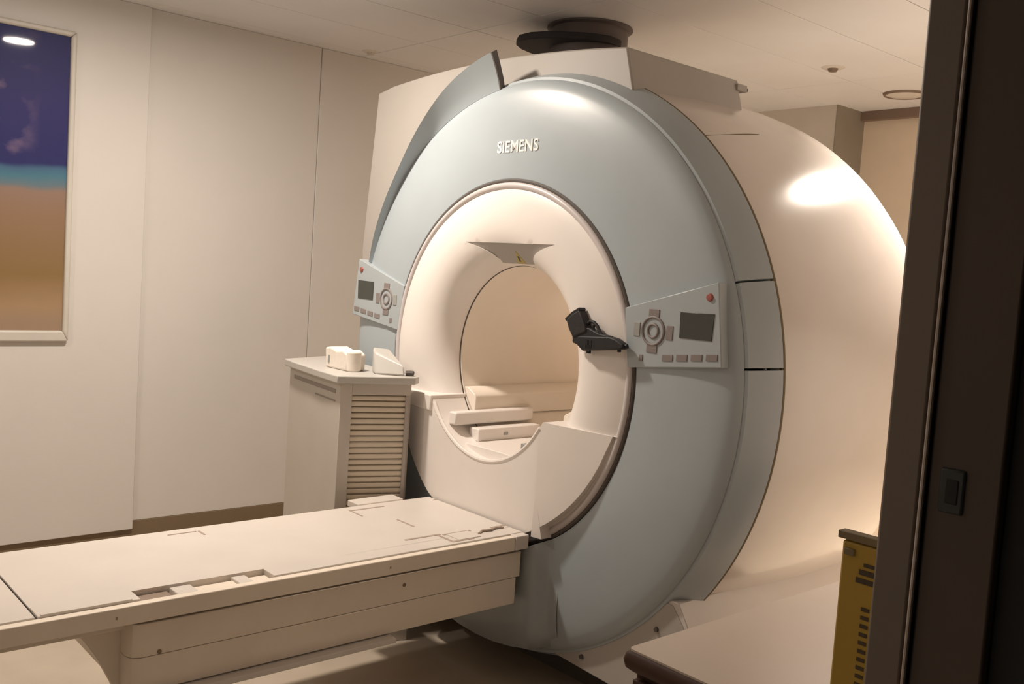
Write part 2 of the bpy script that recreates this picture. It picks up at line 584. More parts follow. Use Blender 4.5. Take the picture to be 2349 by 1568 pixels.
for p in me.polygons:
    p.use_smooth = True
me.set_sharp_from_angle(angle=math.radians(30))
S.add(collar)
tube = S.add(lathe('bore_lining', [(0.353, 0.104), (0.350, 0.108), (0.350, 1.17)], ZB, M_BORE, n=112))
o = lathe('lining_seam', [(0.3535, 0.100), (0.3515, 0.1005), (0.3515, 0.1055), (0.3535, 0.106)], ZB, M_SEAM, n=112)
o.parent = tube

# --- lower front plate, flat in the middle with slanted wings, cut out round the bore
def plate_y(x):
    ax = abs(x)
    return -0.054 if ax <= 0.297 else -0.054 + 0.041 * (ax - 0.297) / (0.617 - 0.297)
RP, RO, ZL = 0.6125, 0.352, 0.953
bm = bmesh.new()
xsn = sorted(set([round(-0.600 + 1.2 * i / 48, 4) for i in range(49)] + [-0.297, 0.297, -0.311, 0.311, -0.6115, 0.6115, -0.595, 0.595]))
rows = []
for x in xsn:
    if abs(x) > 0.5945:
        zl = ZB - math.sqrt(max(0, RP ** 2 - x * x))
    else:
        zl = ZB - math.sqrt(RP ** 2 - x * x)
    zl = min(zl, ZL)
    zu = ZL if abs(x) >= 0.311 else ZB - math.sqrt(RO ** 2 - x * x)
    y = plate_y(x)
    N = 7
    row = [bm.verts.new((x, 0.10, zl)), ]
    for k in range(N):
        row.append(bm.verts.new((x, y, zl + (zu - zl) * k / (N - 1))))
    row.append(bm.verts.new((x, 0.10, zu)))
    rows.append(row)
for A, B in zip(rows, rows[1:]):
    for j in range(len(A) - 1):
        bm.faces.new((A[j], A[j + 1], B[j + 1], B[j]))
plate = S.add(finish('front_plate', bm, M_WHITE, angle=8))
# lighter lip round the cut-out
bm = bmesh.new()
pts = []
for i in range(33):
    a = math.radians(212 + 116 * i / 32)
    x, z = RO * math.cos(a), ZB + RO * math.sin(a)
    pts.append((x, plate_y(x) + 0.004, z))
add_tube(bm, pts, 0.008, 8)
S.add(finish('cutout_lip', bm, M_WHITE))
# arm rail on the left wing
bm = bmesh.new()
pl = [(-0.586, plate_y(-0.586) - 0.008), (-0.306, plate_y(-0.306) - 0.012), (-0.306, 0.112), (-0.586, 0.06)]
add_prism(bm, pl, 'z', 0.897, 0.957)
S.add(finish('arm_rail', bm, M_WHITE, bevel=0.004))
# small wedge at the foot of the plate
bm = bmesh.new()
v = [bm.verts.new(p) for p in [(0.299, -0.053, 0.72), (0.297, -0.058, 0.562), (0.340, -0.050, 0.562), (0.299, 0.02, 0.72), (0.297, 0.02, 0.562), (0.340, 0.02, 0.562)]]
for f in ((0, 1, 2), (3, 5, 4), (0, 3, 4, 1), (1, 4, 5, 2), (0, 2, 5, 3)):
    bm.faces.new([v[i] for i in f])
S.add(finish('plate_wedge', bm, M_WHITE, smooth=False))

# --- plate in the laser recess, darkened as the downward-facing shade, with its warning label
bm = bmesh.new()
pw_ = [(x, z) for x, z in outl if z > 1.468]
A = [bm.verts.new((LX + (x - LX) * 0.985, slope_y(z) - 0.0012, z)) for x, z in pw_]
B = [bm.verts.new((LX + (x - LX) * 0.985, slope_y(z) + 0.003, z)) for x, z in pw_]
bm.faces.new(A)
bm.faces.new(B[::-1])
for i in range(len(pw_)):
    bm.faces.new((A[i], A[(i + 1) % len(pw_)], B[(i + 1) % len(pw_)], B[i]))
lz = S.add(finish('laser_shade_plate', bm, M_HOUSE, smooth=False))
for nm, pts_, m_, dd in (('warning_label', [(0.024, 1.478), (0.070, 1.478), (0.046, 1.520)], M_WARN, 0.0022), ('warning_bolt', [(0.041, 1.484), (0.049, 1.484), (0.051, 1.502), (0.042, 1.502)], M_SEAM, 0.0030)):
    bm = bmesh.new()
    A = [bm.verts.new((x, slope_y(z) - dd, z)) for x, z in pts_]
    B = [bm.verts.new((x, slope_y(z) + 0.001, z)) for x, z in pts_]
    bm.faces.new(A)
    bm.faces.new(B[::-1])
    for i in range(len(pts_)):
        bm.faces.new((A[i], A[(i + 1) % len(pts_)], B[(i + 1) % len(pts_)], B[i]))
    finish(nm, bm, m_, smooth=False).parent = lz

# --- lower nose of the face
bm = bmesh.new()
rows = []
nx = [-0.385, -0.37, -0.35, -0.34, -0.33, -0.32, -0.31, -0.295, -0.28, -0.2, -0.1, 0.0, 0.1, 0.2, 0.28, 0.295, 0.31, 0.32, 0.33, 0.34, 0.35, 0.37, 0.385]
for x in nx:
    t = smooth01((abs(x) - 0.298) / 0.060)
    y = -0.054 + 0.056 * t
    zl = ZC - math.sqrt((R2 - 0.012) ** 2 - x * x)
    zt = ZB - math.sqrt(0.655 ** 2 - x * x) - 0.004
    row = [bm.verts.new((x, 0.06, zl))]
    for k in range(12):
        s = k / 11
        yy = y
        if s < 0.25:
            yy = y + 0.03 * (1 - s / 0.25) ** 2
        row.append(bm.verts.new((x, yy, zl + (zt - zl) * s)))
    row.append(bm.verts.new((x, 0.06, zt)))
    rows.append(row)
for A, B in zip(rows, rows[1:]):
    for j in range(len(A) - 1):
        bm.faces.new((A[j], A[j + 1], B[j + 1], B[j]))
S.add(finish('lower_nose', bm, M_BAND, angle=60))

# --- plinth
bm = bmesh.new()
pts = [(-0.80, 0.15), (0.30, 0.148), (0.90, 0.118), (0.90, 0.385), (0.828, 0.470), (0.40, 0.470), (-0.80, 0.47)]
add_prism(bm, pts, 'y', 0.052, 0.24)
pl = S.add(finish('plinth', bm, M_HOUSE, bevel=0.003))
for x, z in ((0.470, 0.182), (0.776, 0.378)):
    bm = bmesh.new()
    add_lathe(bm, [(0.0, 0.044), (0.007, 0.044), (0.008, 0.052), (0.0, 0.052)], z, n=12)
    for vv in bm.verts:
        vv.co.x += x
    finish('bolt', bm, M_SEAM).parent = pl
bm = bmesh.new()
add_prism(bm, [(0.78, 0.482), (0.848, 0.482), (0.905, 0.392), (0.905, 0.115), (0.78, 0.115)], 'y', 0.056, 1.10)
S.add(finish('side_skirt', bm, M_CASE, bevel=0.003))
S.add(box('toe_base', -0.75, 0.80, 0.21, 1.10, 0.0, 0.36, M_SEAM))  # dark colour stands in for the shadow gap below the plinth

# --- lettering
cu = bpy.data.curves.new('lettering', 'FONT')
cu.body = 'SIEMENS'
cu.size = 0.058
cu.extrude = 0.0035
cu.offset = 0.0008
cu.space_character = 1.02
cu.align_x = 'CENTER'
to = bpy.data.objects.new('lettering_tmp', cu)
C.objects.link(to)
dg = bpy.context.evaluated_depsgraph_get()
me = bpy.data.meshes.new_from_object(to.evaluated_get(dg))
bpy.data.objects.remove(to)
me.name = 'lettering'
me.materials.clear()
me.materials.append(M_LETTER)
lt = bpy.data.objects.new('lettering', me)
C.objects.link(lt)
lt.matrix_world = Matrix.Translation((0.030, 0.001, 1.868)) @ Matrix.Rotation(PI / 2, 4, 'X')
lt['label'] = 'raised white lettering'
S.add(lt, face)

# --- control panels
def ctrl_panel(sgn):
    quad = [(0.602, 1.36), (0.948, 1.457), (0.982, 1.216), (0.628, 1.176)]
    def mx(pts):
        return [(sgn * x, z) for x, z in pts]
    pan = S.add(prism('control_panel', mx(quad), 'y', -0.012, 0.03, M_PANEL, bevel=0.003))
    pan['label'] = 'grey control panel with screen and keypad'
    sh = 0.0
    def sub(name, pts, m, y0=-0.0145, y1=-0.010, lab=None):
        q = prism(name, mx(pts), 'y', y0, y1, m, bevel=0.0008)
        q.parent = pan
        if lab:
            q['label'] = lab
        return q
    sub('screen', [(0.822, 1.363), (0.944, 1.366), (0.940, 1.288), (0.824, 1.287)], M_LCD, lab='dark display screen')
    cx, cz = 0.722, 1.298
    for k in range(4):
        a = k * PI / 2
        px, pz = cx + 0.064 * math.cos(a), cz + 0.054 * math.sin(a)
        w, h = (0.012, 0.021) if k % 2 == 0 else (0.020, 0.012)
        sub('arrow_key', [(px - w, pz - h), (px + w, pz - h), (px + w, pz + h), (px - w, pz + h)], M_KEY if k != 2 else M_KEYL)
    for nm, R, r in (('dial_ring', 0.042, 0.0045), ('dial_ring', 0.020, 0.0045)):
        bm = bmesh.new()
        add_lathe(bm, ringprof(R, -0.0125, r, 8), cz, n=28)
        for vv in bm.verts:
            vv.co.x += sgn * cx
        finish(nm, bm, M_KEY).parent = pan
    for i in range(4):
        px, pz = 0.785 + 0.0535 * i, 1.2215 + 0.0062 * i
        sub('function_key', [(px - 0.020, pz - 0.0095), (px + 0.020, pz - 0.006), (px + 0.020, pz + 0.0125), (px - 0.020, pz + 0.009)], M_KEY)
    sub('small_key', [(0.675, 1.203), (0.689, 1.203), (0.689, 1.222), (0.675, 1.222)], M_KEY)
    bm = bmesh.new()
    add_lathe(bm, [(0.0, -0.019), (0.009, -0.018), (0.013, -0.011), (0.0, -0.011)], 1.412, n=16)
    for vv in bm.verts:
        vv.co.x += sgn * 0.922
    q = finish('stop_button', bm, M_RED)
    q.parent = pan
    q['label'] = 'small red button'


ctrl_panel(1)
ctrl_panel(-1)

# --- fittings inside the tunnel
for sg in (-1, 1):
    S.add(prism('tunnel_rail', [(sg * 0.245, 0.878), (sg * 0.245, 0.952), (sg * 0.252, 0.962), (sg * 0.296, 0.984), (sg * 0.318, 0.984), (sg * 0.300, 0.945)], 'y', 0.108, 1.15, M_BORE, bevel=0.003))
S.add(box('tunnel_floor', -0.142, 0.142, -0.012, 1.15, 0.762, 0.801, M_WHITE, bevel=0.003))
rr = [(-0.236, -0.025), (-0.192, -0.025), (-0.192, 0.33), (-0.198, 0.365), (-0.214, 0.39), (-0.236, 0.395)]
S.add(prism('guide_rail', rr, 'z', 0.856, 0.905, M_WHITE, bevel=0.006))
S.add(box('guide_block', -0.192, -0.135, 0.045, 0.36, 0.800, 0.848, M_WHITE, bevel=0.004))
S.add(box('guide_screw', -0.136, -0.132, 0.17, 0.19, 0.818, 0.829, M_KEYL, bevel=0.001))
S.add(box('cable_clip', 0.185, 0.225, -0.030, 0.010, 0.838, 0.858, M_KEYL, bevel=0.002))

# ================================================================== PISTOL (inverted, stuck flat to the collar)
G = Thing('pistol', (0.50, -0.02, 1.23), 'black pistol stuck upside down to the right side of the tunnel opening', 'pistol')
GX, GZ = 0.417, 1.228   # lower left of the slide
def gp(pts):
    return [(GX + a, GZ + b) for a, b in pts]
ya, yb = -0.054, -0.0225
ym = 0.5 * (ya + yb)
# slide along the bottom, muzzle to the right, rounded nose
sl = G.add(prism('slide', gp([(0.020, 0.004), (0.053, -0.017), (0.210, 0.003), (0.226, 0.009), (0.222, 0.020), (0.190, 0.034), (0.165, 0.038), (0.030, 0.028)]),
           'y', ya, yb, M_GUN, bevel=0.004))
for k in range(5):
    box('slide_serration', GX + 0.066 + 0.006 * k, GX + 0.0685 + 0.006 * k, ya - 0.001, ya + 0.002, GZ - 0.006, GZ + 0.020, M_GUN, None, bevel=0).parent = sl
for nm, a, b, c in (('rear_sight', 0.062, 0.074, -0.024), ('front_sight', 0.194, 0.202, -0.006)):
    box(nm, GX + a, GX + b, ym - 0.005, ym + 0.005, GZ + c, GZ + c + 0.012, M_GUN, None, bevel=0.001).parent = sl
bm = bmesh.new()
add_tube(bm, [(GX + 0.210, ym, GZ + 0.014), (GX + 0.230, ym, GZ + 0.016)], 0.006, 12)
finish('muzzle', bm, M_GUN).parent = sl
G.add(prism('frame', gp([(0.004, 0.006), (0.020, 0.000), (0.050, 0.015), (0.165, 0.030), (0.160, 0.040), (0.114, 0.044), (0.070, 0.058), (0.020, 0.050), (0.000, 0.030)]),
            'y', ya + 0.003, yb - 0.003, M_GUN, bevel=0.003))
gr = G.add(prism('grip', gp([(0.006, 0.020), (0.068, 0.045), (0.058, 0.066), (0.042, 0.092), (0.027, 0.113), (-0.003, 0.098), (-0.030, 0.076), (-0.016, 0.048)]),
             'y', ya - 0.001, yb, M_GRIP, bevel=0.006, seg=3))
q = prism('magazine_base', gp([(0.031, 0.111), (0.025, 0.120), (-0.005, 0.104), (-0.036, 0.079), (-0.030, 0.071), (-0.002, 0.093)]), 'y', ya, yb - 0.002, M_GUN, bevel=0.002)
q.parent = gr
bm = bmesh.new()
add_tube(bm, [(GX + a, ym, GZ + b) for a, b in [(0.054, 0.066), (0.066, 0.079), (0.082, 0.077), (0.098, 0.066), (0.110, 0.050), (0.122, 0.040)]], 0.0056, 8)
G.add(finish('trigger_guard', bm, M_GUN))
bm = bmesh.new()
add_tube(bm, [(GX + a, ym, GZ + b) for a, b in [(0.086, 0.050), (0.081, 0.058), (0.083, 0.068)]], 0.0045, 8)
G.add(finish('trigger', bm, M_GUN))
G.add(prism('hammer', gp([(0.012, 0.012), (-0.006, 0.010), (-0.001, 0.003), (0.018, 0.001)]), 'y', ym - 0.004, ym + 0.004, M_GUN, bevel=0.001))

# ================================================================== PATIENT TABLE
T = Thing('patient_table', (0, -1.1, 0), 'long white patient table lowered in front of the scanner tunnel', 'table')
TZ, TX, TE = 0.570, 0.278, -0.064
GY = -1.592
# top: central board, edge strips with a recessed slot on the right
def board(y0, y1, slot=None):
    bm = bmesh.new()
    add_box(bm, -TX, 0.196, y0, y1, TZ - 0.03, TZ)
    if slot:
        add_box(bm, 0.196, 0.262, y0, slot[0], TZ - 0.03, TZ)
        add_box(bm, 0.196, 0.262, slot[1], y1, TZ - 0.03, TZ)
    else:
        add_box(bm, 0.196, 0.262, y0, y1, TZ - 0.03, TZ)
    return bm
SL = (-1.350, -0.985)
top = T.add(finish('table_top', board(GY + 0.003, TE, SL), M_TABLE, bevel=0.0015))
T.add(finish('foot_board', board(-2.45, GY - 0.003), M_TABLE, bevel=0.002))
T.add(box('joint_gap', -TX, 0.262, GY - 0.004, GY + 0.004, TZ - 0.03, TZ - 0.006, M_GAP, bevel=0))
sf = T.add(box('slot_floor', 0.196, 0.266, SL[0], SL[1], TZ - 0.034, TZ - 0.020, M_TABLES, bevel=0))
for a, b in ((-1.255, -1.20), (-1.085, -1.045)):
    box('slot_insert', 0.204, 0.262, a, b, TZ - 0.021, TZ - 0.005, M_TABLE, None, bevel=0.002).parent = sf
for a, b in ((-1.20, -1.085), (-1.045, -0.99)):
    box('slot_pad', 0.215, 0.255, a, b, TZ - 0.021, TZ - 0.011, M_TABLES, None, bevel=0.002).parent = sf
box('slot_catch', 0.200, 0.246, -1.347, -1.26, TZ - 0.021, TZ - 0.014, mat('slot_brown', (0.30, 0.22, 0.17), 0.5), None, bevel=0.002).parent = sf
# side rails
for sgn in (1, -1):
    T.add(box('side_rail', sgn * 0.263 if sgn > 0 else -0.290, 0.290 if sgn > 0 else -TX, -2.45, TE - (0.055 if sgn > 0 else 0), TZ - 0.052, TZ - 0.004, M_TABLES, bevel=0.003))
T.add(box('rail_end_cap', 0.258, 0.294, TE - 0.055, TE + 0.002, TZ - 0.050, TZ - 0.002, M_TABLE, bevel=0.003))
for y in (-1.42, -0.62):
    T.add(box('rail_mark', 0.289, 0.2906, y, y + 0.005, TZ - 0.032, TZ - 0.025, mat('mark_brown', (0.34, 0.28, 0.22), 0.5), bevel=0))
# thin lip along the right edge
T.add(box('edge_lip', 0.252, 0.262, GY + 0.01, SL[0] - 0.02, TZ - 0.002, TZ + 0.003, M_TABLE, bevel=0.001))
# recess lines and sockets near the tunnel end
def inlay(x0, x1, y0, y1, m=M_TABLES, h=0.0012, name='inlay'):
    return T.add(box(name, x0, x1, y0, y1, TZ - 0.004, TZ + h, m, bevel=0.0004), top)
def T_add_child(o, p):
    o.parent = p
    o.matrix_parent_inverse = p.matrix_basis.inverted()
    return o
M_GROOVE = mat('inlay_groove', (0.42, 0.33, 0.27), 0.6)
for (x0, x1, y0, y1) in ((0.150, 0.160, -0.475, -0.335), (0.160, 0.236, -0.352, -0.342), (0.236, 0.248, -0.352, -0.262),
                         (0.160, 0.170, -0.330, -0.215), (0.166, 0.176, -0.130, -0.070),
                         (-0.235, -0.226, -0.440, -0.300), (-0.060, 0.040, -0.362, -0.354), (-0.235, -0.150, -0.445, -0.438),
                         (-0.232, -0.186, -0.995, -0.988), (-0.235, -0.228, -1.09, -1.00), (-0.235, -0.226, -0.075, -0.062)):
    inlay(x0, x1, y0, y1, M_GROOVE, name='groove')
bm = bmesh.new()
add_tube(bm, [(0.212, -0.215, TZ + 0.001), (0.198, -0.190, TZ + 0.004), (0.205, -0.160, TZ + 0.005), (0.190, -0.125, TZ + 0.004), (0.196, -0.095, TZ + 0.001)], 0.0045, 6)
T.add(finish('latch_wire', bm, M_GROOVE))
inlay(0.170, 0.240, -0.320, -0.230, M_TABLE, 0.0025, 'socket_cover')
# side shelf at the left
T.add(box('side_shelf', -0.362, -0.288, -0.372, -0.175, TZ - 0.022, TZ + 0.002, M_TABLE, bevel=0.003))
# beam under the top
bm = bmesh.new()
pts = [(-0.24, -1.375), (0.235, -1.375), (0.258, -1.366), (0.268, -1.345), (0.268, -0.070), (-0.24, -0.070)]
add_prism(bm, pts, 'z', 0.418, 0.505)
beam = T.add(finish('beam_cover', bm, M_TABLES, bevel=0.002))
bm = bmesh.new()
pts = [(-0.24, -1.375), (0.235, -1.375), (0.258, -1.366), (0.268, -1.345), (0.268, -0.086), (-0.24, -0.086)]
add_prism(bm, pts, 'z', 0.326, 0.4165)
T.add(finish('beam_cover', bm, M_TABLES, bevel=0.002))
T.add(box('beam_core', -0.23, 0.255, -1.36, -0.09, 0.34, 0.525, M_GAP))
T.add(box('under_channel', -0.22, 0.235, -2.45, -1.37, 0.487, 0.520, M_TABLES, bevel=0.003))
for y, z in ((-0.548, 0.470), (-1.30, 0.425)):
    bm = bmesh.new()
    add_tube(bm, [(0.266, y, z), (0.2695, y, z)], 0.006, 12)
    T.add(finish('cover_screw', bm, M_BASE))
# pedestal with curved bracket
T.add(box('pedestal', -0.20, -0.08, -1.20, -0.98, 0.0, 0.34, M_GAP, bevel=0.003))
T.add(box('foot_plate', -0.23, -0.05, -1.25, -0.94, 0.0, 0.02, M_GAP, bevel=0.003))
prf = [(-1.10, 0.335), (-1.10, 0.50), (-1.492, 0.50), (-1.486, 0.488), (-1.466, 0.465), (-1.440, 0.425), (-1.415, 0.380), (-1.392, 0.335), (-1.378, 0.29), (-1.37, 0.24), (-1.20, 0.20), (-1.10, 0.24)]
for x0_, x1_ in ((0.175, 0.205),):
    T.add(prism('bracket', prf, 'x', x0_, x1_, M_TABLES, bevel=0.003))
T.add(box('base_rail', 0.10, 0.300, -1.36, -0.588, 0.306, 0.322, M_TABLE, bevel=0.002))

# ================================================================== TAMBOUR CABINET
K = Thing('roller_shutter_cabinet', (-0.72, -0.22, 0), 'cream side cabinet with slatted roller shutter between the left wall and the scanner', 'cabinet')
CT = 1.020
A_, B_, C_, D_ = (-1.005, -0.313), (-0.448, -0.391), (-0.345, -0.110), (-1.09, -0.062)
wt = [A_, (-0.88, -0.336), (-0.765, -0.352), (-0.62, -0.374), B_, C_, (-0.37, -0.075), D_]
K.add(prism('worktop', wt, 'z', CT - 0.028, CT, M_CABTOP, bevel=0.004, seg=3))
# body in plan, inset under the worktop
nB = Vector((C_[1] - B_[1], -(C_[0] - B_[0]))).normalized()
dB = Vector((C_[0] - B_[0], C_[1] - B_[1])).normalized()
Bi = Vector(B_) - 0.018 * nB + dB * 0.018
Ci = Vector(C_) - 0.018 * nB - dB * 0.012
Ai, Di = (-0.985, -0.295), (-1.06, -0.082)
bm = bmesh.new()
rec = 0.022
P1 = Bi + dB * 0.045
P2 = Ci - dB * 0.004
P1r, P2r = P1 - nB * rec, P2 - nB * rec
body = [Ai, (-0.75, -0.330), tuple(Bi), tuple(P1), tuple(P1r), tuple(P2r), (P2r[0] - 0.02, P2r[1] + 0.03), Di]
add_prism(bm, body, 'z', 0.02, CT - 0.028)
K.add(finish('body', bm, M_CAB, angle=25, bevel=0.002))
# frame rails round the shutter opening
ZT, Z0 = 0.948, 0.10
def bcbox(name, p, q, z0, z1, d0, d1, m, parent=None):
    pts = [tuple(p - nB * d0), tuple(q - nB * d0), tuple(q - nB * d1), tuple(p - nB * d1)]
    o = prism(name, pts, 'z', z0, z1, m, bevel=0.001)
    if parent:
        o.parent = parent
        return o
    return K.add(o)
bcbox('top_rail', P1, P2 + dB * 0.004, ZT, CT - 0.028, 0.0, rec, M_CAB)
bcbox('bottom_rail', P1, P2 + dB * 0.004, 0.02, Z0, 0.0, rec, M_CAB)
bcbox('shutter_channel', P2 - dB * 0.012, P2, Z0, ZT, 0.002, rec, mat('channel_grey', (0.40, 0.35, 0.32), 0.4))
sh = bcbox('shutter', P1, P2, Z0, ZT, 0.0165, rec + 0.002, mat('shutter_web', (0.33, 0.28, 0.225), 0.6))
sh['label'] = 'roller shutter of thin cream slats'
nsl = 38
pit = (ZT - Z0) / nsl
base_slat = None
for k in range(nsl):
    z0 = Z0 + pit * k
    if base_slat is None:
        p, q = P1, P2 - dB * 0.012
        bm = bmesh.new()
        sec = [(0.0175, 0.0), (0.0175, pit - 0.0042), (0.012, pit - 0.0046), (0.0085, pit - 0.008), (0.0085, 0.005), (0.012, 0.0005)]
        Arow = [bm.verts.new((*(p - nB * d), h)) for d, h in sec]
        Brow = [bm.verts.new((*(q - nB * d), h)) for d, h in sec]
        for j in range(len(sec)):
            bm.faces.new((Arow[j], Arow[(j + 1) % len(sec)], Brow[(j + 1) % len(sec)], Brow[j]))
        bm.faces.new(Arow)
        bm.faces.new(Brow[::-1])
        base_slat = finish('slat', bm, M_SLAT, angle=25)
        o = base_slat
    else:
        o = base_slat.copy()
        C.objects.link(o)
    o.location = (0, 0, z0)
    o.parent = sh
# vent slots on the front
FA, FM, FB = Vector(Ai), Vector((-0.75, -0.330)), Bi
def onfront(t):
    l1, l2 = (FM - FA).length, (FB - FM).length
    d = t * (l1 + l2)
    return FA + (FM - FA) * (d / l1) if d < l1 else FM + (FB - FM) * ((d - l1) / l2)
for (t0, t1, z0, z1, slope) in ((0.10, 0.92, 0.947, 0.962, 0.0), (0.55, 0.92, 0.915, 0.921, 0.0)):
    cuts = sorted([t0, t1] + [t for t in [(FM - FA).length / ((FM - FA).length + (FB - FM).length)] if t0 < t < t1])
    pts2 = [onfront(t) for t in cuts]
    poly = [(p_.x, p_.y - 0.0012) for p_ in pts2] + [(p_.x, p_.y + 0.01) for p_ in pts2[::-1]]
    bm = bmesh.new()
    add_prism(bm, poly, 'z', z0, z1)
    K.add(finish('vent_slot', bm, mat('vent_shadow', (0.30, 0.26, 0.225), 0.6)))
bm = bmesh.new()
add_prism(bm, [(-1.0, -0.33), (-0.44, -0.42), (-0.315, -0.10), (-1.05, -0.05)], 'z', 0.0, 0.30)  # unseen wide base, added to keep lamp light off the floor under the table
K.add(finish('added_shade_plinth', bm, M_CAB, bevel=0.004))

# things on the cabinet
F1 = Thing('foam_block', (-0.60, -0.26, CT), 'small white notched foam block on top of the roller shutter cabinet', 'foam block')
F1.add(prism('pad', [(-0.720, CT + 0.0), (-0.560, CT + 0.0), (-0.560, CT + 0.066), (-0.595, CT + 0.080), (-0.64, CT + 0.074), (-0.690, CT + 0.084), (-0.728, CT + 0.078)], 'y', -0.285, -0.200, M_FOAM, bevel=0.008, seg=3))
F1.add(prism('roll', [(-0.556 + 0.022 * math.cos(2 * PI * i / 14), -0.255 + 0.030 * math.sin(2 * PI * i / 14)) for i in range(14)], 'z', CT, CT + 0.078, M_FOAM, bevel=0.006))
F1.add(box('strap', -0.700, -0.688, -0.2875, -0.285, CT + 0.020, CT + 0.050, M_KEYL, bevel=0.001))

F2 = Thing('wedge_cushion', (-0.46, -0.15, CT), 'white wedge cushion lying behind the foam block on the cabinet', 'cushion')
bm = bmesh.new()
wv = [(-0.528, -0.190, CT), (-0.470, -0.215, CT), (-0.385, -0.130, CT), (-0.555, -0.085, CT),
      (-0.560, -0.170, CT + 0.096), (-0.525, -0.188, CT + 0.082), (-0.392, -0.135, CT + 0.040), (-0.560, -0.092, CT + 0.088)]
V = [bm.verts.new(p) for p in wv]
for f in ((0, 3, 2, 1), (4, 5, 6, 7), (0, 1, 5, 4), (1, 2, 6, 5), (2, 3, 7, 6), (3, 0, 4, 7)):
    bm.faces.new([V[i] for i in f])
F2.add(finish('cushion_body', bm, M_CABTOP, bevel=0.008, seg=3))
bm = bmesh.new()
add_tube(bm, [(-0.400, -0.118, CT + 0.010), (-0.386, -0.106, CT + 0.012), (-0.376, -0.100, CT + 0.011)], 0.010, 8)
F2.add(finish('dark_strap', bm, M_SEAM))

# ================================================================== PICTURE
px0, px1, pz0, pz1 = -2.25, -0.905, 1.040, 2.355
PW = XL + 0.022
Pn = Thing('framed_beach_picture', (PW, -1.58, pz0), 'tall framed beach photograph with blue sky and ochre sand on the left wall', 'picture')
bm = bmesh.new()
add_box(bm, 0.004, 0.012, px0 + 1.58, px1 + 1.58, 0, pz1 - pz0)
pr = finish('print', bm, picture_material(), smooth=False)
pr.parent = Pn.e
pr['label'] = 'glazed beach print'
def mitre(name, pts):
    """frame rail: outer/inner quad in (y,z), rounded section"""
    bm = bmesh.new()
    A = [bm.verts.new((PW, *p)) for p in pts]
    B = [bm.verts.new((PW + 0.028, *p)) for p in pts]
    bm.faces.new(A)
    bm.faces.new(B[::-1])
    for i in range(4):
        bm.faces.new((A[i], A[(i + 1) % 4], B[(i + 1) % 4], B[i]))
    return Pn.add(finish(name, bm, M_FRAME, bevel=0.009, seg=4))
fw = 0.050
fr2 = 0.026
mitre('frame_rail', [(px0 - fr2, pz0 - fw), (px1 + fr2, pz0 - fw), (px1, pz0), (px0, pz0)])
mitre('frame_rail', [(px0 - fr2, pz1 + fr2), (px1 + fr2, pz1 + fr2), (px1, pz1), (px0, pz1)])
mitre('frame_rail', [(px1 + fr2, pz0 - fw), (px1 + fr2, pz1 + fr2), (px1, pz1), (px1, pz0)])
mitre('frame_rail', [(px0 - fr2, pz0 - fw), (px0 - fr2, pz1 + fr2), (px0, pz1), (px0, pz0)])

# ================================================================== COUNTER
Q = Thing('counter', (1.82, -0.35, 0), 'light topped counter with rounded brown edge in the lower right foreground', 'counter')
cz = 0.752
def rrect(x0, x1, y0, y1, r, n=6):
    pts = []
    for cx, cy, s in ((x1 - r, y0 + r, -90), (x1 - r, y1 - r, 0), (x0 + r, y1 - r, 90), (x0 + r, y0 + r, 180)):
        for i in range(n + 1):
            a = math.radians(s + 90 * i / n)
            pts.append((cx + r * math.cos(a), cy + r * math.sin(a)))
    return pts
Q.add(prism('counter_top', rrect(1.441, 2.195, -0.862, 0.55, 0.012), 'z', cz - 0.006, cz, M_COUNTER))
bm = bmesh.new()
ol = rrect(1.441, 2.195, -0.862, 0.55, 0.012)
rowsq = []
ccx, ccy = 1.818, -0.156
for k, (d, z) in enumerate([(0.0, cz - 0.004), (0.006, cz - 0.010), (0.009, cz - 0.022), (0.006, cz - 0.036), (-0.004, cz - 0.044), (-0.03, cz - 0.046)]):
    row = []
    for x, y in ol:
        sx = -1 if x < ccx else 1
        sy = -1 if y < ccy else 1
        dx = d * sx if sx < 0 else min(d, 0) * sx
        row.append(bm.verts.new((x + dx, y + d * sy, z)))
    rowsq.append(row)
n = len(ol)
for A, B in zip(rowsq, rowsq[1:]):
    for i in range(n):
        bm.faces.new((A[i], A[(i + 1) % n], B[(i + 1) % n], B[i]))
bm.faces.new(rowsq[-1])
bm.faces.new(rowsq[0][::-1])
Q.add(finish('brown_edge', bm, M_BROWN, angle=60))
Q.add(box('base_cabinet', 1.446, 2.19, -0.838, 0.52, 0.08, cz - 0.045, M_BROWN, bevel=0.003))
Q.add(box('toe_kick', 1.52, 2.19, -0.77, 0.50, 0.0, 0.08, M_BLACK, bevel=0))
for a, b in ((1.450, 1.83), (1.835, 2.185)):
    d = Q.add(box('cabinet_door', a, b, -0.854, -0.838, 0.10, cz - 0.06, M_BROWN, bevel=0.003))
    bm = bmesh.new()
    hx = b - 0.05 if a < 1.6 else a + 0.05
    add_tube(bm, [(hx, -0.846, 0.52), (hx, -0.872, 0.53), (hx, -0.872, 0.61), (hx, -0.846, 0.62)], 0.005, 8)
    finish('handle', bm, M_STEEL).parent = d
    d.children[0].matrix_parent_inverse = Matrix.Identity(4)

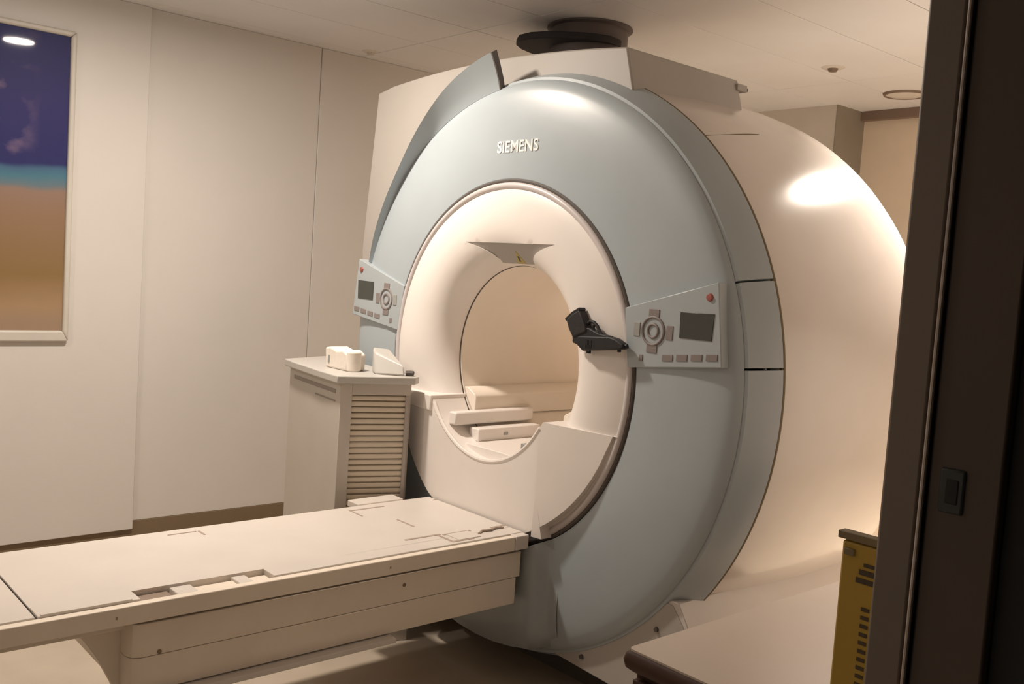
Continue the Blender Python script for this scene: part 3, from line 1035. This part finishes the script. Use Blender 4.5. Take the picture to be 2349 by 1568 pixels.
# ================================================================== YELLOW BIN
Yb = Thing('yellow_board', (2.11, -1.19, 0), 'tall narrow yellow board with black print and dark top edge beside the door frame', 'board')
Yb.add(prism('board', [(2.037, -1.20), (2.192, -1.20), (2.192, -1.189), (2.037, -1.189)], 'z', 0.0, 1.165, M_YEL, bevel=0.003))
Yb.add(box('top_cap', 2.032, 2.194, -1.2025, -1.1875, 1.1665, 1.1755, M_SEAMO, bevel=0.001))
Yb.add(box('cap_knob', 2.079, 2.10, -1.200, -1.190, 1.1755, 1.184, M_SEAMO, bevel=0.002))
Yb.add(box('corner_clip', 2.041, 2.054, -1.2032, -1.199, 1.149, 1.157, M_SEAMO, bevel=0.001))
for x0, x1, z0, z1 in ((2.061, 2.090, 1.130, 1.136), (2.058, 2.092, 1.120, 1.126), (2.066, 2.094, 1.140, 1.144)):
    Yb.add(box('print_line', x0, x1, -1.2010, -1.1995, z0, z1, M_YTXT, bevel=0))
for k in range(14):
    z = 1.089 - 0.0098 * k
    Yb.add(box('print_dash', 2.068, 2.0775, -1.2010, -1.1995, z, z + 0.0042, M_YTXT, bevel=0))

# ================================================================== CEILING FITTINGS
def downlight(x, y, power, spread, label):
    D = Thing('downlight', (x, y, H), label, 'ceiling light')
    D.add(lathe('trim_ring', [(0.078, H - 0.002), (0.082, H - 0.010), (0.100, H - 0.008), (0.106, H + 0.0005)], 0, M_FRAME, axis='z', cx=x, cy=y, n=40))
    D.add(lathe('lens', [(0.0, H - 0.0035), (0.079, H - 0.0035), (0.079, H - 0.001), (0.0, H - 0.001)], 0, M_LENS, axis='z', cx=x, cy=y, n=40))
    ld = bpy.data.lights.new('downlight_lamp', 'AREA')
    ld.shape = 'DISK'
    ld.size = 0.15
    ld.energy = power
    ld.color = LAMP_COL
    ld.spread = math.radians(spread)
    lo = bpy.data.objects.new('downlight_lamp', ld)
    C.objects.link(lo)
    lo.location = (x, y, H - 0.012)
    D.add(lo)


for lamp in LAMPS:
    downlight(*lamp)

D = Thing('ceiling_speaker', (-0.06, 2.89, H), 'unlit round ceiling fitting with a dark ring near the back wall', 'ceiling fitting')
D.add(lathe('rim', [(0.098, H + 0.0005), (0.102, H - 0.012), (0.112, H - 0.012), (0.118, H + 0.0005)], 0, M_RING, axis='z', cx=-0.06, cy=2.89, n=40))
D.add(lathe('cover_disc', [(0.0, H - 0.016), (0.08, H - 0.014), (0.100, H - 0.008), (0.100, H - 0.001)], 0, M_LENSOFF, axis='z', cx=-0.06, cy=2.89, n=40))

def small_fitting(x, y, r, name, label, m):
    D = Thing(name, (x, y, H), label, 'ceiling fitting')
    D.add(lathe('plate', [(0.0, H - 0.006), (r * 0.8, H - 0.006), (r, H - 0.001), (r, H + 0.0005)], 0, M_LENSOFF, axis='z', cx=x, cy=y, n=24))
    D.add(lathe('nozzle', [(0.0, H - 0.022), (r * 0.35, H - 0.020), (r * 0.45, H - 0.006), (0.0, H - 0.004)], 0, m, axis='z', cx=x, cy=y, n=16))
small_fitting(-0.058, 2.13, 0.058, 'ceiling_sensor', 'small round ceiling sensor in front of the dark ringed fitting', M_RING)
small_fitting(-1.888, 0.574, 0.045, 'ceiling_sprinkler', 'small ceiling sprinkler close to the left wall', M_LENSOFF)

# quench pipe rising from behind the top housing into the ceiling
U = Thing('quench_pipe', (-0.56, 0.90, 2.08), 'dark vent pipe rising from the scanner top into a ceiling opening', 'pipe')
cxp, cyp = -0.56, 0.90
U.add(lathe('pipe', [(0.0, 2.125), (0.175, 2.125), (0.175, 2.30), (0.182, 2.31), (0.182, 2.33), (0.175, 2.34), (0.175, H + 0.02)], 0, M_PIPE, axis='z', cx=cxp, cy=cyp, n=40))
U.add(lathe('ceiling_collar', [(0.176, H - 0.001), (0.195, H - 0.001), (0.196, H - 0.008), (0.176, H - 0.014)], 0, M_PIPE, axis='z', cx=cxp, cy=cyp, n=40))
bm = bmesh.new()
ringv = []
for i in range(20):
    a = 2 * PI * i / 20
    rr_ = 0.235 + 0.02 * math.sin(3 * a + 1)
    ringv.append((cxp - 0.06 + rr_ * math.cos(a), cyp - 0.06 + rr_ * math.sin(a)))
add_prism(bm, ringv, 'z', 2.470, 2.500)
U.add(finish('rubber_flange', bm, M_PIPEB, bevel=0.004))
